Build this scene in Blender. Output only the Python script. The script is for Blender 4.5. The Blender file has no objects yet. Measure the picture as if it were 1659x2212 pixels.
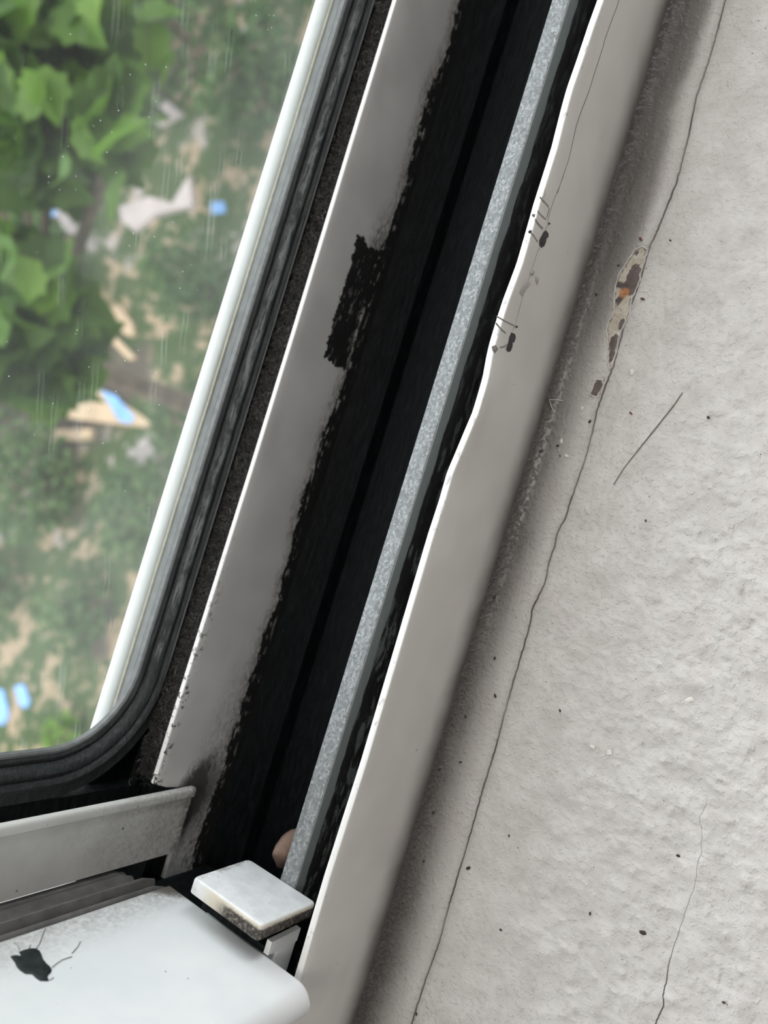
import bpy, bmesh, math, random
from mathutils import Vector, noise as mn
random.seed(7)
MM = 0.001
# ------------------------------------------------------------------ camera
# world: +X along the window track (to the top of the picture), +Y outwards, +Z up; z=0 is the sill
F = 1730.0
CX = Vector((0.2955, -0.853*0.9553, -0.521*0.9553))      # picture right
CY = Vector((-0.9553, -0.853*0.2955, -0.521*0.2955))     # picture down
CF = Vector((0.0, 0.521, -0.853))                        # view direction
EYE = Vector((0.0, 0.0, 0.200))
sc = bpy.context.scene
cam_d = bpy.data.cameras.new('camera'); cam = bpy.data.objects.new('camera', cam_d)
sc.collection.objects.link(cam); sc.camera = cam
cam_d.sensor_fit = 'VERTICAL'; cam_d.sensor_height = 24.0; cam_d.sensor_width = 18.0
cam_d.lens = 24.0*F/2212.0
cam_d.clip_start = 0.01; cam_d.clip_end = 200
from mathutils import Matrix
ux, uy, uz = CX.normalized(), (-CY).normalized(), (-CF).normalized()
cam.matrix_world = Matrix(((ux.x, uy.x, uz.x, EYE.x), (ux.y, uy.y, uz.y, EYE.y), (ux.z, uy.z, uz.z, EYE.z), (0, 0, 0, 1)))
cam_d.dof.use_dof = True; cam_d.dof.focus_distance = 0.188; cam_d.dof.aperture_fstop = 8.5

# ------------------------------------------------------------------ light
sc.view_settings.view_transform = 'Standard'; sc.view_settings.look = 'None'
sc.view_settings.gamma = 1.0; sc.view_settings.use_curve_mapping = False
sc.view_settings.exposure = 0.78
w = bpy.data.worlds.new('world'); sc.world = w; w.use_nodes = True
wn = w.node_tree.nodes; wl = w.node_tree.links
bg = wn['Background']
sky = wn.new('ShaderNodeTexSky'); sky.sky_type = 'HOSEK_WILKIE'; sky.turbidity = 5.0; sky.ground_albedo = 0.3
sky.sun_direction = Vector((-0.35, -0.55, 0.75)).normalized()
mixs = wn.new('ShaderNodeMix'); mixs.data_type = 'RGBA'; mixs.inputs[0].default_value = 0.75
wl.new(sky.outputs[0], mixs.inputs[6]); mixs.inputs[7].default_value = (0.94, 0.965, 1.0, 1)
wl.new(mixs.outputs[2], bg.inputs['Color']); bg.inputs['Strength'].default_value = 2.6
sun_d = bpy.data.lights.new('sun', 'SUN'); sun = bpy.data.objects.new('sun', sun_d); sc.collection.objects.link(sun)
sun_d.energy = 2.2; sun_d.angle = math.radians(1.5); sun_d.color = (1, 0.95, 0.86)
sun.rotation_euler = Vector((0.35, 0.55, -0.75)).to_track_quat('-Z', 'Y').to_euler(); sun.location = (0, -4, 8)
def area(name, loc, aim, sx, sy, power, col):
    d = bpy.data.lights.new(name, 'AREA'); o = bpy.data.objects.new(name, d); sc.collection.objects.link(o)
    d.shape = 'RECTANGLE'; d.size = sx; d.size_y = sy; d.energy = power; d.color = col
    o.location = loc; o.rotation_euler = (Vector(aim)-Vector(loc)).to_track_quat('-Z', 'Y').to_euler(); return o
area('side_fill_light', (1.98, -0.36, 0.75), (0, -0.05, 0.05), 0.55, 1.3, 9, (0.93, 0.97, 1.0))  # added fill from the side, lights the stile and rakes the sill
area('overhead_fill_light', (0.25, -0.45, 1.62), (0.25, -0.45, 0), 0.45, 0.45, 4.5, (1.0, 0.93, 0.86))  # added overhead fill for the sill and flange tips

# ------------------------------------------------------------------ helpers
def link(o, parent=None):
    sc.collection.objects.link(o)
    if parent is not None: o.parent = parent
    return o
def mesh_obj(name, verts, faces, mat, parent=None, smooth=True, scale=MM):
    me = bpy.data.meshes.new(name)
    me.from_pydata([(v[0]*scale, v[1]*scale, v[2]*scale) for v in verts], [], faces)
    me.update()
    bm = bmesh.new(); bm.from_mesh(me); bmesh.ops.recalc_face_normals(bm, faces=bm.faces); bm.to_mesh(me); bm.free()
    if smooth:
        me.polygons.foreach_set('use_smooth', [True]*len(me.polygons))
        try: me.set_sharp_from_angle(angle=math.radians(38))
        except Exception: pass
    if mat: me.materials.append(mat)
    return link(bpy.data.objects.new(name, me), parent)
def empty(name, parent=None):
    o = bpy.data.objects.new(name, None); o.empty_display_size = 0.02; return link(o, parent)
def tag(o, label=None, cat=None, group=None, kind=None):
    if label: o['label'] = label
    if cat: o['category'] = cat
    if group: o['group'] = group
    if kind: o['kind'] = kind
    return o
class G:                                  # geometry collector
    def __init__(s): s.v = []; s.f = []
    def add(s, vs, fs):
        n = len(s.v); s.v += [tuple(v) for v in vs]; s.f += [tuple(i+n for i in f) for f in fs]; return s
    def box(s, x0, x1, y0, y1, z0, z1):
        return s.add([(x, y, z) for x in (x0, x1) for y in (y0, y1) for z in (z0, z1)],
                     [(0, 1, 3, 2), (4, 6, 7, 5), (0, 4, 5, 1), (2, 3, 7, 6), (0, 2, 6, 4), (1, 5, 7, 3)])
    def loft(s, rings, closed=True, caps=True):
        n = len(rings[0]); vs = [p for r in rings for p in r]; fs = []
        for i in range(len(rings)-1):
            for j in range(n if closed else n-1):
                k = (j+1) % n
                fs.append((i*n+j, i*n+k, (i+1)*n+k, (i+1)*n+j))
        if caps and closed:
            fs.append(tuple(range(n))[::-1]); fs.append(tuple((len(rings)-1)*n+j for j in range(n)))
        return s.add(vs, fs)
    def tube(s, pts, rad, sides=6):
        pts = [Vector(p) for p in pts]; rings = []
        for i, p in enumerate(pts):
            t = (pts[min(i+1, len(pts)-1)]-pts[max(i-1, 0)])
            t = t.normalized() if t.length > 0 else Vector((1, 0, 0))
            a = t.cross(Vector((0.13, 0.21, 0.97)))
            if a.length < 1e-4: a = t.cross(Vector((1, 0, 0)))
            a.normalize(); b = t.cross(a)
            r = rad(i/(len(pts)-1)) if callable(rad) else rad
            rings.append([p+a*r*math.cos(2*math.pi*k/sides)+b*r*math.sin(2*math.pi*k/sides) for k in range(sides)])
        return s.loft(rings)
    def obj(s, name, mat, parent=None, smooth=True, scale=MM):
        return mesh_obj(name, s.v, s.f, mat, parent, smooth, scale)
def xsteps(a, b, step, lo=-130, hi=190, far=60):
    xs = []; x = a
    while x < b-1e-6:
        xs.append(x)
        x += step if lo <= x < hi else min(far, (lo-x) if x < lo else far)
    xs.append(b); return xs
def rnd_prof(pts, r, n=4):                # round listed corners of a closed polyline: pts = [(a,b,radius or None)]
    out = []; N = len(pts)
    for i in range(N):
        p = Vector(pts[i][:2]); q = pts[i][2] if len(pts[i]) > 2 else r
        if not q: out.append(p); continue
        a = (Vector(pts[i-1][:2])-p); b = (Vector(pts[(i+1) % N][:2])-p)
        d = min(q, a.length*0.49, b.length*0.49); a = a.normalized()*d; b = b.normalized()*d
        for k in range(n+1):
            t = k/n; out.append((p+a)*(1-t)**2+p*2*t*(1-t)+(p+b)*t*t)
    return out
def pix(px, py, axis, val):               # the point (mm) where the sight line meets the plane axis = val (mm)
    d = CX*(px-829.5)+CY*(py-1106.0)+CF*F
    t = (val*MM-EYE[axis])/d[axis]
    return (EYE+d*t)*1000.0

# ------------------------------------------------------------------ node helpers
class N:
    def __init__(s, name):
        s.m = bpy.data.materials.new(name); s.m.use_nodes = True
        s.nt = s.m.node_tree; s.b = s.nt.nodes['Principled BSDF']; s.out = s.nt.nodes['Material Output']
        g = s.nt.nodes.new('ShaderNodeNewGeometry')
        v = s.nt.nodes.new('ShaderNodeVectorMath'); v.operation = 'SCALE'; v.inputs['Scale'].default_value = 1000
        s.nt.links.new(g.outputs['Position'], v.inputs[0]); s.P = v.outputs[0]
        x = s.nt.nodes.new('ShaderNodeSeparateXYZ'); s.nt.links.new(s.P, x.inputs[0]); s.x, s.y, s.z = x.outputs
        s.geo = g
    def set(s, sock, v):
        if hasattr(v, 'is_output'): s.nt.links.new(v, sock)
        else:
            if sock.type == 'RGBA' and len(v) == 3: v = (*v, 1)
            sock.default_value = v
    def ma(s, op, a, b=0.0, c=0.0, clamp=False):
        n = s.nt.nodes.new('ShaderNodeMath'); n.operation = op; n.use_clamp = clamp
        for i, v in enumerate((a, b, c)): s.set(n.inputs[i], v)
        return n.outputs[0]
    def add(s, a, b): return s.ma('ADD', a, b)
    def sub(s, a, b): return s.ma('SUBTRACT', a, b)
    def mul(s, a, b): return s.ma('MULTIPLY', a, b)
    def mx(s, a, b): return s.ma('MAXIMUM', a, b)
    def mi(s, a, b): return s.ma('MINIMUM', a, b)
    def ab(s, a): return s.ma('ABSOLUTE', a)
    def vec(s, x, y, z):
        n = s.nt.nodes.new('ShaderNodeCombineXYZ')
        for i, v in enumerate((x, y, z)): s.set(n.inputs[i], v)
        return n.outputs[0]
    def noise(s, scale, detail=3.0, rough=0.55, vec=None, dist=0.0):     # scale in 1/mm
        n = s.nt.nodes.new('ShaderNodeTexNoise'); n.inputs['Scale'].default_value = scale
        n.inputs['Detail'].default_value = detail; n.inputs['Roughness'].default_value = rough; n.inputs['Distortion'].default_value = dist
        s.set(n.inputs['Vector'], s.P if vec is None else vec); return n.outputs[0]
    def vor(s, scale, vec=None, out='Distance', feature='F1', rand=1.0):
        n = s.nt.nodes.new('ShaderNodeTexVoronoi'); n.feature = feature; n.inputs['Scale'].default_value = scale
        n.inputs['Randomness'].default_value = rand
        s.set(n.inputs['Vector'], s.P if vec is None else vec); return n.outputs[out]
    def ss(s, v, a, b, lo=0.0, hi=1.0):
        n = s.nt.nodes.new('ShaderNodeMapRange'); n.interpolation_type = 'SMOOTHSTEP'
        s.set(n.inputs[0], v); inv = a > b
        if inv: a, b, lo, hi = b, a, hi, lo
        for i, q in zip((1, 2, 3, 4), (a, b, lo, hi)): n.inputs[i].default_value = q
        return n.outputs[0]
    def mix(s, f, a, b):
        n = s.nt.nodes.new('ShaderNodeMix'); n.data_type = 'RGBA'
        s.set(n.inputs[0], f); s.set(n.inputs[6], a); s.set(n.inputs[7], b); return n.outputs[2]
    def ramp(s, f, stops):
        n = s.nt.nodes.new('ShaderNodeValToRGB'); s.set(n.inputs[0], f); e = n.color_ramp.elements
        while len(e) < len(stops): e.new(0.5)
        for q, (p, c) in zip(e, stops): q.position = p; q.color = (*c, 1)
        return n.outputs[0]
    def curve(s, v, pts, x0, x1, y0, y1):        # y(v) through pts
        t = s.ma('DIVIDE', s.sub(v, x0), x1-x0)
        n = s.nt.nodes.new('ShaderNodeFloatCurve'); c = n.mapping.curves[0]
        q = sorted(((p[0]-x0)/(x1-x0), (p[1]-y0)/(y1-y0)) for p in pts)
        c.points[0].location = (max(0, min(1, q[0][0])), q[0][1]); c.points[-1].location = (max(0, min(1, q[-1][0])), q[-1][1])
        for a, b in q[1:-1]: c.points.new(a, b)
        for p in c.points: p.handle_type = 'VECTOR'
        n.mapping.update(); s.set(n.inputs['Value'], t)
        return s.add(s.mul(n.outputs[0], y1-y0), y0)
    def bump(s, h, strength=1.0, dist=0.001):
        n = s.nt.nodes.new('ShaderNodeBump'); n.inputs['Strength'].default_value = strength; n.inputs['Distance'].default_value = dist
        s.set(n.inputs['Height'], h); s.set(s.b.inputs['Normal'], n.outputs[0])
    def fin(s, col, rough=0.5, metal=0.0, spec=0.5):
        s.set(s.b.inputs['Base Color'], col); s.set(s.b.inputs['Roughness'], rough)
        s.set(s.b.inputs['Metallic'], metal); s.set(s.b.inputs['Specular IOR Level'], spec); return s.m
def plain(name, col, rough=0.6, var=0.12, scale=0.2, spec=0.4, metal=0.0):
    n = N(name); f = n.ss(n.noise(scale, 4), 0.3, 0.7)
    return n.fin(n.mix(f, [c*(1-var) for c in col], [min(1, c*(1+var)) for c in col]), rough, metal, spec)

WHITE = (0.80, 0.79, 0.765)
GRIME = (0.006, 0.0062, 0.006)
BROWN = (0.085, 0.065, 0.05)

def mat_middle():                         # white flange between the two tracks, with black mould
    n = N('enamel_mouldy')
    sv = n.vec(n.mul(n.x, 0.45), n.y, n.z)
    nz = n.noise(0.22, 6, 0.65, sv); nf = n.noise(1.3, 5, 0.7, sv); nl = n.noise(0.035, 3)
    lim = n.add(n.add(12.0, n.mul(n.sub(nl, 0.5), 9)), n.add(n.mul(n.sub(nz, 0.5), 5), n.mul(n.sub(nf, 0.5), 3)))
    d = n.sub(lim, n.z)
    black = n.ss(d, -0.15, 0.25)
    halo = n.mul(n.ss(d, -5.0, 0.2), n.ss(nf, 0.30, 0.66))
    flake = n.mul(n.ss(n.noise(0.5, 3, 0.5, n.vec(n.mul(n.x, 0.5), n.y, n.mul(n.z, 1.6))), 0.56, 0.60), n.ss(d, 4.5, 0.8))
    black = n.mul(black, n.sub(1.0, flake))
    # torn patch of black residue
    e = n.add(n.mul(n.sub(n.noise(0.30, 5, 0.65), 0.5), 6), n.mul(n.sub(nf, 0.5), 3))
    sl = n.sub(n.z, n.mul(n.sub(n.x, 54.0), 0.03))
    px = n.sub(n.ab(n.sub(n.x, 54.0)), 17.5); pz = n.sub(n.ab(n.sub(sl, 18.2)), 5.6)
    dp = n.add(n.mx(px, pz), e)
    patch = n.ss(dp, 0.25, -0.15)
    hole = n.mul(n.ss(n.noise(0.28, 4, 0.6, n.vec(n.mul(n.x, 0.35), n.y, n.z)), 0.60, 0.64), n.ss(n.z, 19.0, 17.0))
    patch = n.mul(patch, n.sub(1.0, hole))
    # grimy mitre corner
    dc = n.ma('SQRT', n.add(n.ma('POWER', n.mul(n.sub(n.x, -92.5), 0.62), 2.0), n.ma('POWER', n.sub(n.z, 20.5), 2.0)))
    corner = n.ss(n.add(dc, n.add(n.mul(n.sub(nz, 0.5), 9), n.mul(n.sub(nf, 0.5), 9))), 9.0, 4.5)
    lowd = n.mul(n.mul(n.ss(n.x, -45.0, -85.0), n.ss(n.z, 27.0, 15.0)), n.ss(nf, 0.42, 0.66))
    corner = n.mx(corner, n.mul(lowd, 0.75))
    tip = n.mul(n.mul(n.ss(n.z, 34.5, 36.5), n.ss(n.x, -5.0, -75.0)), n.ss(n.noise(0.75, 4, 0.6), 0.54, 0.60))
    dust = n.mul(n.ss(n.noise(0.9, 5, 0.75), 0.66, 0.74), 0.55)
    tint = n.ss(n.noise(0.05, 2), 0.3, 0.7)
    col = n.mix(tint, (0.60, 0.592, 0.575), (0.70, 0.69, 0.672))
    stain = n.mul(n.ss(n.ma('SQRT', n.add(n.ma('POWER', n.mul(n.sub(n.x, 73.0), 0.45), 2.0), n.ma('POWER', n.sub(n.z, 14.5), 2.0))), 7.0, 2.0), n.ss(nf, 0.35, 0.65)); col = n.mix(n.mul(stain, 0.7), col, BROWN)
    col = n.mix(n.ss(n.z, 37.5, 37.8), col, (0.93, 0.92, 0.90))  # tip coloured lighter so its top reads as brightly lit
    col = n.mix(n.mul(halo, 0.75), col, BROWN)
    col = n.mix(n.mul(corner, 0.9), col, (0.03, 0.026, 0.022))
    col = n.mix(n.mul(tip, 0.95), col, (0.03, 0.02, 0.017))
    col = n.mix(n.mul(dust, n.ss(n.x, 0, -80)), col, (0.12, 0.1, 0.085))
    fl = n.mul(patch, n.ss(n.noise(0.7, 5, 0.7, n.vec(n.mul(n.x, 0.4), n.y, n.z)), 0.57, 0.66)); patch = n.mul(patch, n.sub(1.0, n.mul(fl, 0.35)))
    k = n.mx(black, patch)
    col = n.mix(k, col, n.mix(n.ss(nf, 0.55, 0.75), GRIME, (0.04, 0.038, 0.034)))
    n.bump(n.mul(k, n.mul(nf, 0.6)), 0.8)
    return n.fin(col, n.ss(k, 0, 1, 0.42, 0.75), 0, 0.4)
def mat_inner():                          # white flange next to the sill
    n = N('enamel_scuffed')
    nz = n.noise(0.12, 4, 0.6); nf = n.noise(1.2, 4, 0.7)
    g = n.ss(n.add(n.z, n.mul(n.sub(nz, 0.5), 5)), 13.0, -1.0)  # base darkening mixes grime with painted-in shading
    col = n.mix(n.ss(n.noise(0.04, 2), 0.35, 0.65), (0.70, 0.675, 0.645), (0.77, 0.745, 0.715))
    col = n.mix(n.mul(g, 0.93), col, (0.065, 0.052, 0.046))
    col = n.mix(n.ss(n.z, 37.7, 38.0), col, (0.93, 0.92, 0.90))  # light from above painted into the tip colour
    chip = n.mul(n.ss(n.noise(0.55, 4, 0.65, n.vec(n.mul(n.x, 0.6), n.y, n.z)), 0.60, 0.66), n.ss(n.z, 36.6, 37.4))
    col = n.mix(n.mul(chip, 0.5), col, (0.34, 0.33, 0.34))
    sp = n.ss(n.vor(0.13), 0.045, 0.025)
    col = n.mix(n.mul(sp, n.ss(n.noise(0.05, 2, vec=n.vec(n.x, 7.0, n.z)), 0.5, 0.6)), col, (0.12, 0.1, 0.09))
    return n.fin(col, 0.38, 0, 0.45)
def mat_grime(name, rough=0.4, col=(0.0045, 0.0058, 0.0068), fleck=True):
    n = N(name); nf = n.noise(0.8, 5, 0.7, n.vec(n.mul(n.x, 0.25), n.y, n.z))
    c = n.mix(n.ss(nf, 0.4, 0.7), [q*0.6 for q in col], [q*1.6 for q in col])
    if fleck:
        f = n.mul(n.ss(n.noise(1.6, 3, 0.7), 0.69, 0.73), 0.5); c = n.mix(f, c, (0.13, 0.13, 0.125))
    n.bump(n.mul(nf, 0.5), 0.6); return n.fin(c, rough, 0, 0.10)
def mat_rail():                           # spangled zinc top, grey side, peeling black grime lower down
    n = N('galvanised_zinc')
    sv = n.vec(n.mul(n.x, 0.75), n.y, n.z)
    sp = n.vor(1.9, sv, 'Color'); h = n.nt.nodes.new('ShaderNodeSeparateColor'); n.set(h.inputs[0], sp)
    f = n.add(n.mul(h.outputs[0], 0.32), n.mul(n.noise(3.4, 5, 0.75, sv), 0.84))
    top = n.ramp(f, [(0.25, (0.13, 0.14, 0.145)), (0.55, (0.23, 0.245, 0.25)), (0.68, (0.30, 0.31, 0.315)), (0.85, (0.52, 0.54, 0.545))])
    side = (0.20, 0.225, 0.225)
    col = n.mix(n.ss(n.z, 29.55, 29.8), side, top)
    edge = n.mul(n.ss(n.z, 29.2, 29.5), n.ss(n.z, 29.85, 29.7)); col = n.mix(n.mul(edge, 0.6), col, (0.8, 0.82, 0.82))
    sv2 = n.vec(n.mul(n.x, 0.4), n.y, n.z)
    nz = n.noise(0.4, 6, 0.72, sv2)
    d = n.add(n.sub(25.6, n.z), n.mul(n.sub(n.noise(0.3, 4, 0.6, sv2), 0.5), 3.0))
    peel = n.mul(n.ss(nz, 0.52, 0.60), n.ss(n.x, 60, -40, 0.25, 0.9))
    g = n.mul(n.ss(d, -0.1, 0.5), n.sub(1.0, n.mul(peel, 0.55)))
    col = n.mix(g, col, GRIME)
    n.bump(n.mul(f, 0.25), 0.5)
    return n.fin(col, n.ss(f, 0.2, 0.9, 0.5, 0.3), n.ss(g, 0.0, 1.0, 0.35, 0.0), 0.5)
def mat_stile():
    n = N('white_plastic')
    nf = n.noise(0.9, 4, 0.7)
    col = n.mix(n.ss(n.noise(0.06, 3), 0.3, 0.7), (0.80, 0.825, 0.825), (0.86, 0.87, 0.87))
    # dirt along the rear edge, strongest in the lower corner
    r = n.mul(n.ss(n.add(n.y, n.mul(n.sub(n.noise(0.12, 5, 0.65), 0.5), 10)), 111.0, 124.0), n.ss(nf, 0.25, 0.7))
    c = n.mul(n.ss(n.add(n.add(n.sub(n.y, 122.0), n.mul(n.sub(49.0, n.z), 0.8)), n.mul(n.sub(nf, 0.5), 6)), -2.0, 3.0), n.ss(n.y, 112, 119))
    col = n.mix(n.mul(r, 0.55), col, (0.22, 0.20, 0.17)); col = n.mix(n.mul(c, 0.9), col, (0.10, 0.08, 0.06))
    sp = n.mul(n.ss(n.vor(0.22), 0.07, 0.03), n.ss(n.noise(0.08, 2), 0.5, 0.6)); col = n.mix(n.mul(sp, 0.7), col, (0.15, 0.13, 0.12))
    return n.fin(col, 0.42, 0, 0.4)
def mat_block():
    n = N('stained_nylon')
    nf = n.noise(1.1, 5, 0.7); nz = n.noise(0.25, 4, 0.6)
    col = n.mix(n.ss(nz, 0.35, 0.7), (0.84, 0.85, 0.85), (0.74, 0.76, 0.77))
    # away from the smooth end face, towards the room: yellow then charcoal grime
    a = n.ss(n.x, -94.15, -94.6)                         # on the sides only
    fr = n.ss(n.add(n.y, n.mul(n.sub(nz, 0.5), 5)), 105.0, 99.5)
    yl = n.mul(n.mul(a, n.ss(n.y, 110, 104)), 0.55)
    lo = n.ss(n.add(n.x, n.mul(n.sub(nf, 0.5), 1.6)), -94.7, -95.5)
    col = n.mix(yl, col, (0.62, 0.50, 0.30))
    col = n.mix(n.mul(n.mul(n.mul(a, fr), lo), n.ss(nf, 0.3, 0.52, 0.55, 1.0)), col, (0.035, 0.026, 0.022))
    rim = n.mul(n.ss(n.add(n.y, n.mul(n.sub(nf, 0.5), 3)), 109.3, 111.3), n.ss(nz, 0.4, 0.6)); col = n.mix(n.mul(rim, 0.7), col, (0.16, 0.12, 0.09))
    sm = n.mul(n.ss(n.noise(0.5, 4, 0.7, n.vec(n.x, n.mul(n.y, 1.4), n.z)), 0.60, 0.72), 0.45); col = n.mix(sm, col, (0.32, 0.33, 0.33))
    return n.fin(col, 0.38, 0, 0.45)
def mat_flange():
    n = N('enamel_dusty'); nf = n.noise(0.9, 5, 0.75)
    col = n.mix(n.ss(n.noise(0.08, 3), 0.3, 0.7), (0.62, 0.62, 0.59), (0.72, 0.72, 0.69))
    d = n.mul(n.ss(n.add(n.z, n.mul(n.sub(n.noise(0.1, 4), 0.5), 30)), 75.0, 25.0), n.ss(nf, 0.38, 0.72))
    col = n.mix(n.mul(d, 0.5), col, (0.16, 0.145, 0.12))
    sp = n.ss(n.vor(0.25), 0.10, 0.05); sp = n.mul(sp, n.ss(n.noise(0.1, 2), 0.5, 0.58)); col = n.mix(sp, col, (0.08, 0.07, 0.06))
    e = n.mul(n.ss(n.z, 28.0, 25.0), n.ss(nf, 0.35, 0.6)); col = n.mix(n.mul(e, 0.6), col, (0.12, 0.10, 0.08))
    return n.fin(col, 0.5, 0, 0.35)
def mat_rubber():
    n = N('worn_rubber')
    sv = n.vec(n.mul(n.x, 0.12), n.y, n.z); st = n.noise(1.4, 5, 0.7, sv); bl = n.noise(0.16, 4, 0.65, n.vec(n.mul(n.x, 0.7), n.y, n.z)); nf = n.noise(2.0, 4, 0.7)
    col = n.mix(n.ss(st, 0.4, 0.7), (0.028, 0.034, 0.036), (0.075, 0.085, 0.085))
    low = n.ss(n.x, -66.0, -50.0)
    worn = n.mx(n.mul(n.mul(n.ss(n.z, 38.9, 39.5), n.ss(n.z, 41.2, 40.5)), n.mul(n.ss(bl, 0.36, 0.56), n.ss(st, 0.38, 0.6))), n.mul(n.mul(n.ss(n.z, 35.9, 36.3), n.ss(n.z, 37.0, 36.6)), 0.8))
    col = n.mix(n.mul(n.mul(worn, low), 0.9), col, n.mix(nf, (0.15, 0.155, 0.16), (0.36, 0.37, 0.38)))
    dst = n.mul(n.ss(nf, 0.60, 0.68), 0.5); col = n.mix(dst, col, (0.22, 0.21, 0.19))
    n.bump(n.add(n.mul(st, 0.4), n.mul(nf, 0.15)), 0.7)
    return n.fin(col, 0.42, 0, 0.45)
def mat_glass():
    n = N('dusty_glass'); nt = n.nt
    tr = nt.nodes.new('ShaderNodeBsdfTransparent'); tr.inputs[0].default_value = (0.97, 0.985, 0.975, 1)
    gl = nt.nodes.new('ShaderNodeBsdfGlossy'); gl.inputs['Roughness'].default_value = 0.02
    fr = nt.nodes.new('ShaderNodeFresnel'); fr.inputs[0].default_value = 1.25
    mg = nt.nodes.new('ShaderNodeMixShader'); n.set(mg.inputs[0], n.mul(fr.outputs[0], 0.5)); n.set(mg.inputs[1], tr.outputs[0]); n.set(mg.inputs[2], gl.outputs[0])
    df = nt.nodes.new('ShaderNodeBsdfDiffuse'); df.inputs[0].default_value = (0.80, 0.84, 0.80, 1)
    tl = nt.nodes.new('ShaderNodeBsdfTranslucent'); tl.inputs[0].default_value = (0.86, 0.9, 0.84, 1)
    md = nt.nodes.new('ShaderNodeMixShader'); md.inputs[0].default_value = 0.6; n.set(md.inputs[1], df.outputs[0]); n.set(md.inputs[2], tl.outputs[0])
    hz = n.ss(n.noise(0.012, 3, 0.6), 0.36, 0.66)  # haze film: dust plus painted-in sky reflection
    near = n.ss(n.z, 150.0, 45.0)
    # run marks across the dusty pane
    rx = n.add(n.mul(n.x, 0.96), n.mul(n.z, 0.27)); rz = n.sub(n.mul(n.z, 0.96), n.mul(n.x, 0.27))
    s1 = n.ss(n.noise(0.9, 3, 0.6, n.vec(n.mul(rx, 0.05), 3.0, n.mul(rz, 0.5))), 0.60, 0.72)
    sp = n.ss(n.vor(0.28), 0.07, 0.03)
    f = n.add(n.add(0.012, n.mul(n.mul(hz, n.ss(near, 0, 1, 0.2, 1.0)), 0.06)), n.add(n.mul(n.mul(s1, near), 0.09), n.mul(n.mul(sp, n.ss(n.noise(0.03, 2), 0.5, 0.6)), 0.4)))
    mm = nt.nodes.new('ShaderNodeMixShader'); n.set(mm.inputs[0], f); n.set(mm.inputs[1], mg.outputs[0]); n.set(mm.inputs[2], md.outputs[0])
    nt.links.new(mm.outputs[0], n.out.inputs['Surface']); return n.m
def mat_ledge():
    n = N('enamel_outside'); return n.fin(n.mix(n.ss(n.noise(0.3, 4), 0.35, 0.7), (0.085, 0.085, 0.083), (0.12, 0.12, 0.117)), 0.45, 0, 0.4)  # dark grey holds the shadow and reflection along the ledge

# ------------------------------------------------------------------ the sill (with its two cracks)
CR1 = [(1600, -110), (1567, 0), (1552, 60), (1532, 130), (1503, 215), (1489, 290), (1462, 395), (1420, 500), (1402, 538), (1385, 600), (1352, 690), (1326, 790),
       (1310, 830), (1292, 880), (1276, 950), (1262, 1000), (1232, 1085), (1222, 1120), (1204, 1150), (1199, 1180), (1186, 1215), (1178, 1260), (1150, 1315), (1147, 1345),
       (1131, 1400), (1110, 1470), (1088, 1550), (1070, 1620), (1042, 1710), (1020, 1790), (996, 1870), (972, 1950), (948, 2040), (922, 2110), (893, 2200), (870, 2290)]
CR2 = [(1640, 1420), (1620, 1450), (1606, 1490), (1586, 1508), (1577, 1540), (1573, 1580), (1560, 1620), (1547, 1650), (1541, 1675), (1531, 1710), (1525, 1740), (1511, 1767), (1517, 1800), (1514, 1825),
       (1517, 1840), (1505, 1870), (1506, 1885), (1502, 1910), (1489, 1945), (1476, 1985), (1459, 2035), (1446, 2075), (1440, 2120), (1432, 2150), (1435, 2170), (1418, 2205), (1405, 2260)]
def to_sill(L): return [(p.x, p.y) for p in (pix(a, b, 2, 0.0) for a, b in L)]
cr1 = to_sill(CR1); cr2 = to_sill(CR2)
def crop(L): return to_sill([(1260+a*0.18086, 500+b*0.18086) for a, b in L])
chipA = crop([(760, 215), (745, 300), (705, 430), (682, 520), (655, 620), (605, 760), (565, 860), (545, 1000), (500, 1090), (445, 1210), (412, 1340), (382, 1480), (342, 1600), (310, 1660),
              (298, 1560), (300, 1400), (290, 1260), (280, 1180), (312, 1090), (360, 1000), (372, 880), (370, 740), (400, 600), (440, 510), (520, 380), (600, 260), (650, 205), (720, 195)])
chipB = crop([(235, 1770), (240, 1850), (205, 1920), (165, 1985), (85, 1955), (120, 1870), (150, 1780)])
def inside(poly, x, y):
    c = False; j = len(poly)-1
    for i in range(len(poly)):
        if (poly[i][1] > y) != (poly[j][1] > y) and x < (poly[j][0]-poly[i][0])*(y-poly[i][1])/(poly[j][1]-poly[i][1])+poly[i][0]: c = not c
        j = i
    return c
def sstep(a, b, v): t = max(0, min(1, (v-a)/(b-a))); return t*t*(3-2*t)
def lin(pts, x):
    pts = sorted(pts)
    if x <= pts[0][0]: return pts[0][1]
    for (a, b), (c, d) in zip(pts, pts[1:]):
        if x <= c: return b+(d-b)*(x-a)/(c-a) if c > a else b
    return pts[-1][1]
cr1s = sorted(cr1)
def sill_z(x, y, lumps=True):
    z = 0.0
    yc = lin(cr1s, max(-150, min(150, x)))
    if y > yc: z += 0.45*sstep(yc, yc+1.2, y)-0.25*sstep(yc+3.5, yc+8, y)+2.6*max(0, (y-78.5)/5.5)**2
    if lumps and abs(x) < 180 and y > -16:
        a = 0.08+0.35*sstep(yc+1, yc-5, y)+0.5*sstep(yc-6, yc-38, y)
        p = Vector((x, y, 0))
        n1 = mn.noise(p*0.22); n2 = mn.noise(p*0.55+Vector((5, 3, 1))); n3 = mn.noise(Vector((x*0.16+y*0.05, y*0.9-x*0.12, 4)))
        n4 = mn.noise(p*0.9+Vector((9, 1, 7)))
        z += a*(0.55*n1+0.62*max(0, n2)**1.2+0.16*n3+0.62*max(0, n4-0.14))
    return z
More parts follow.
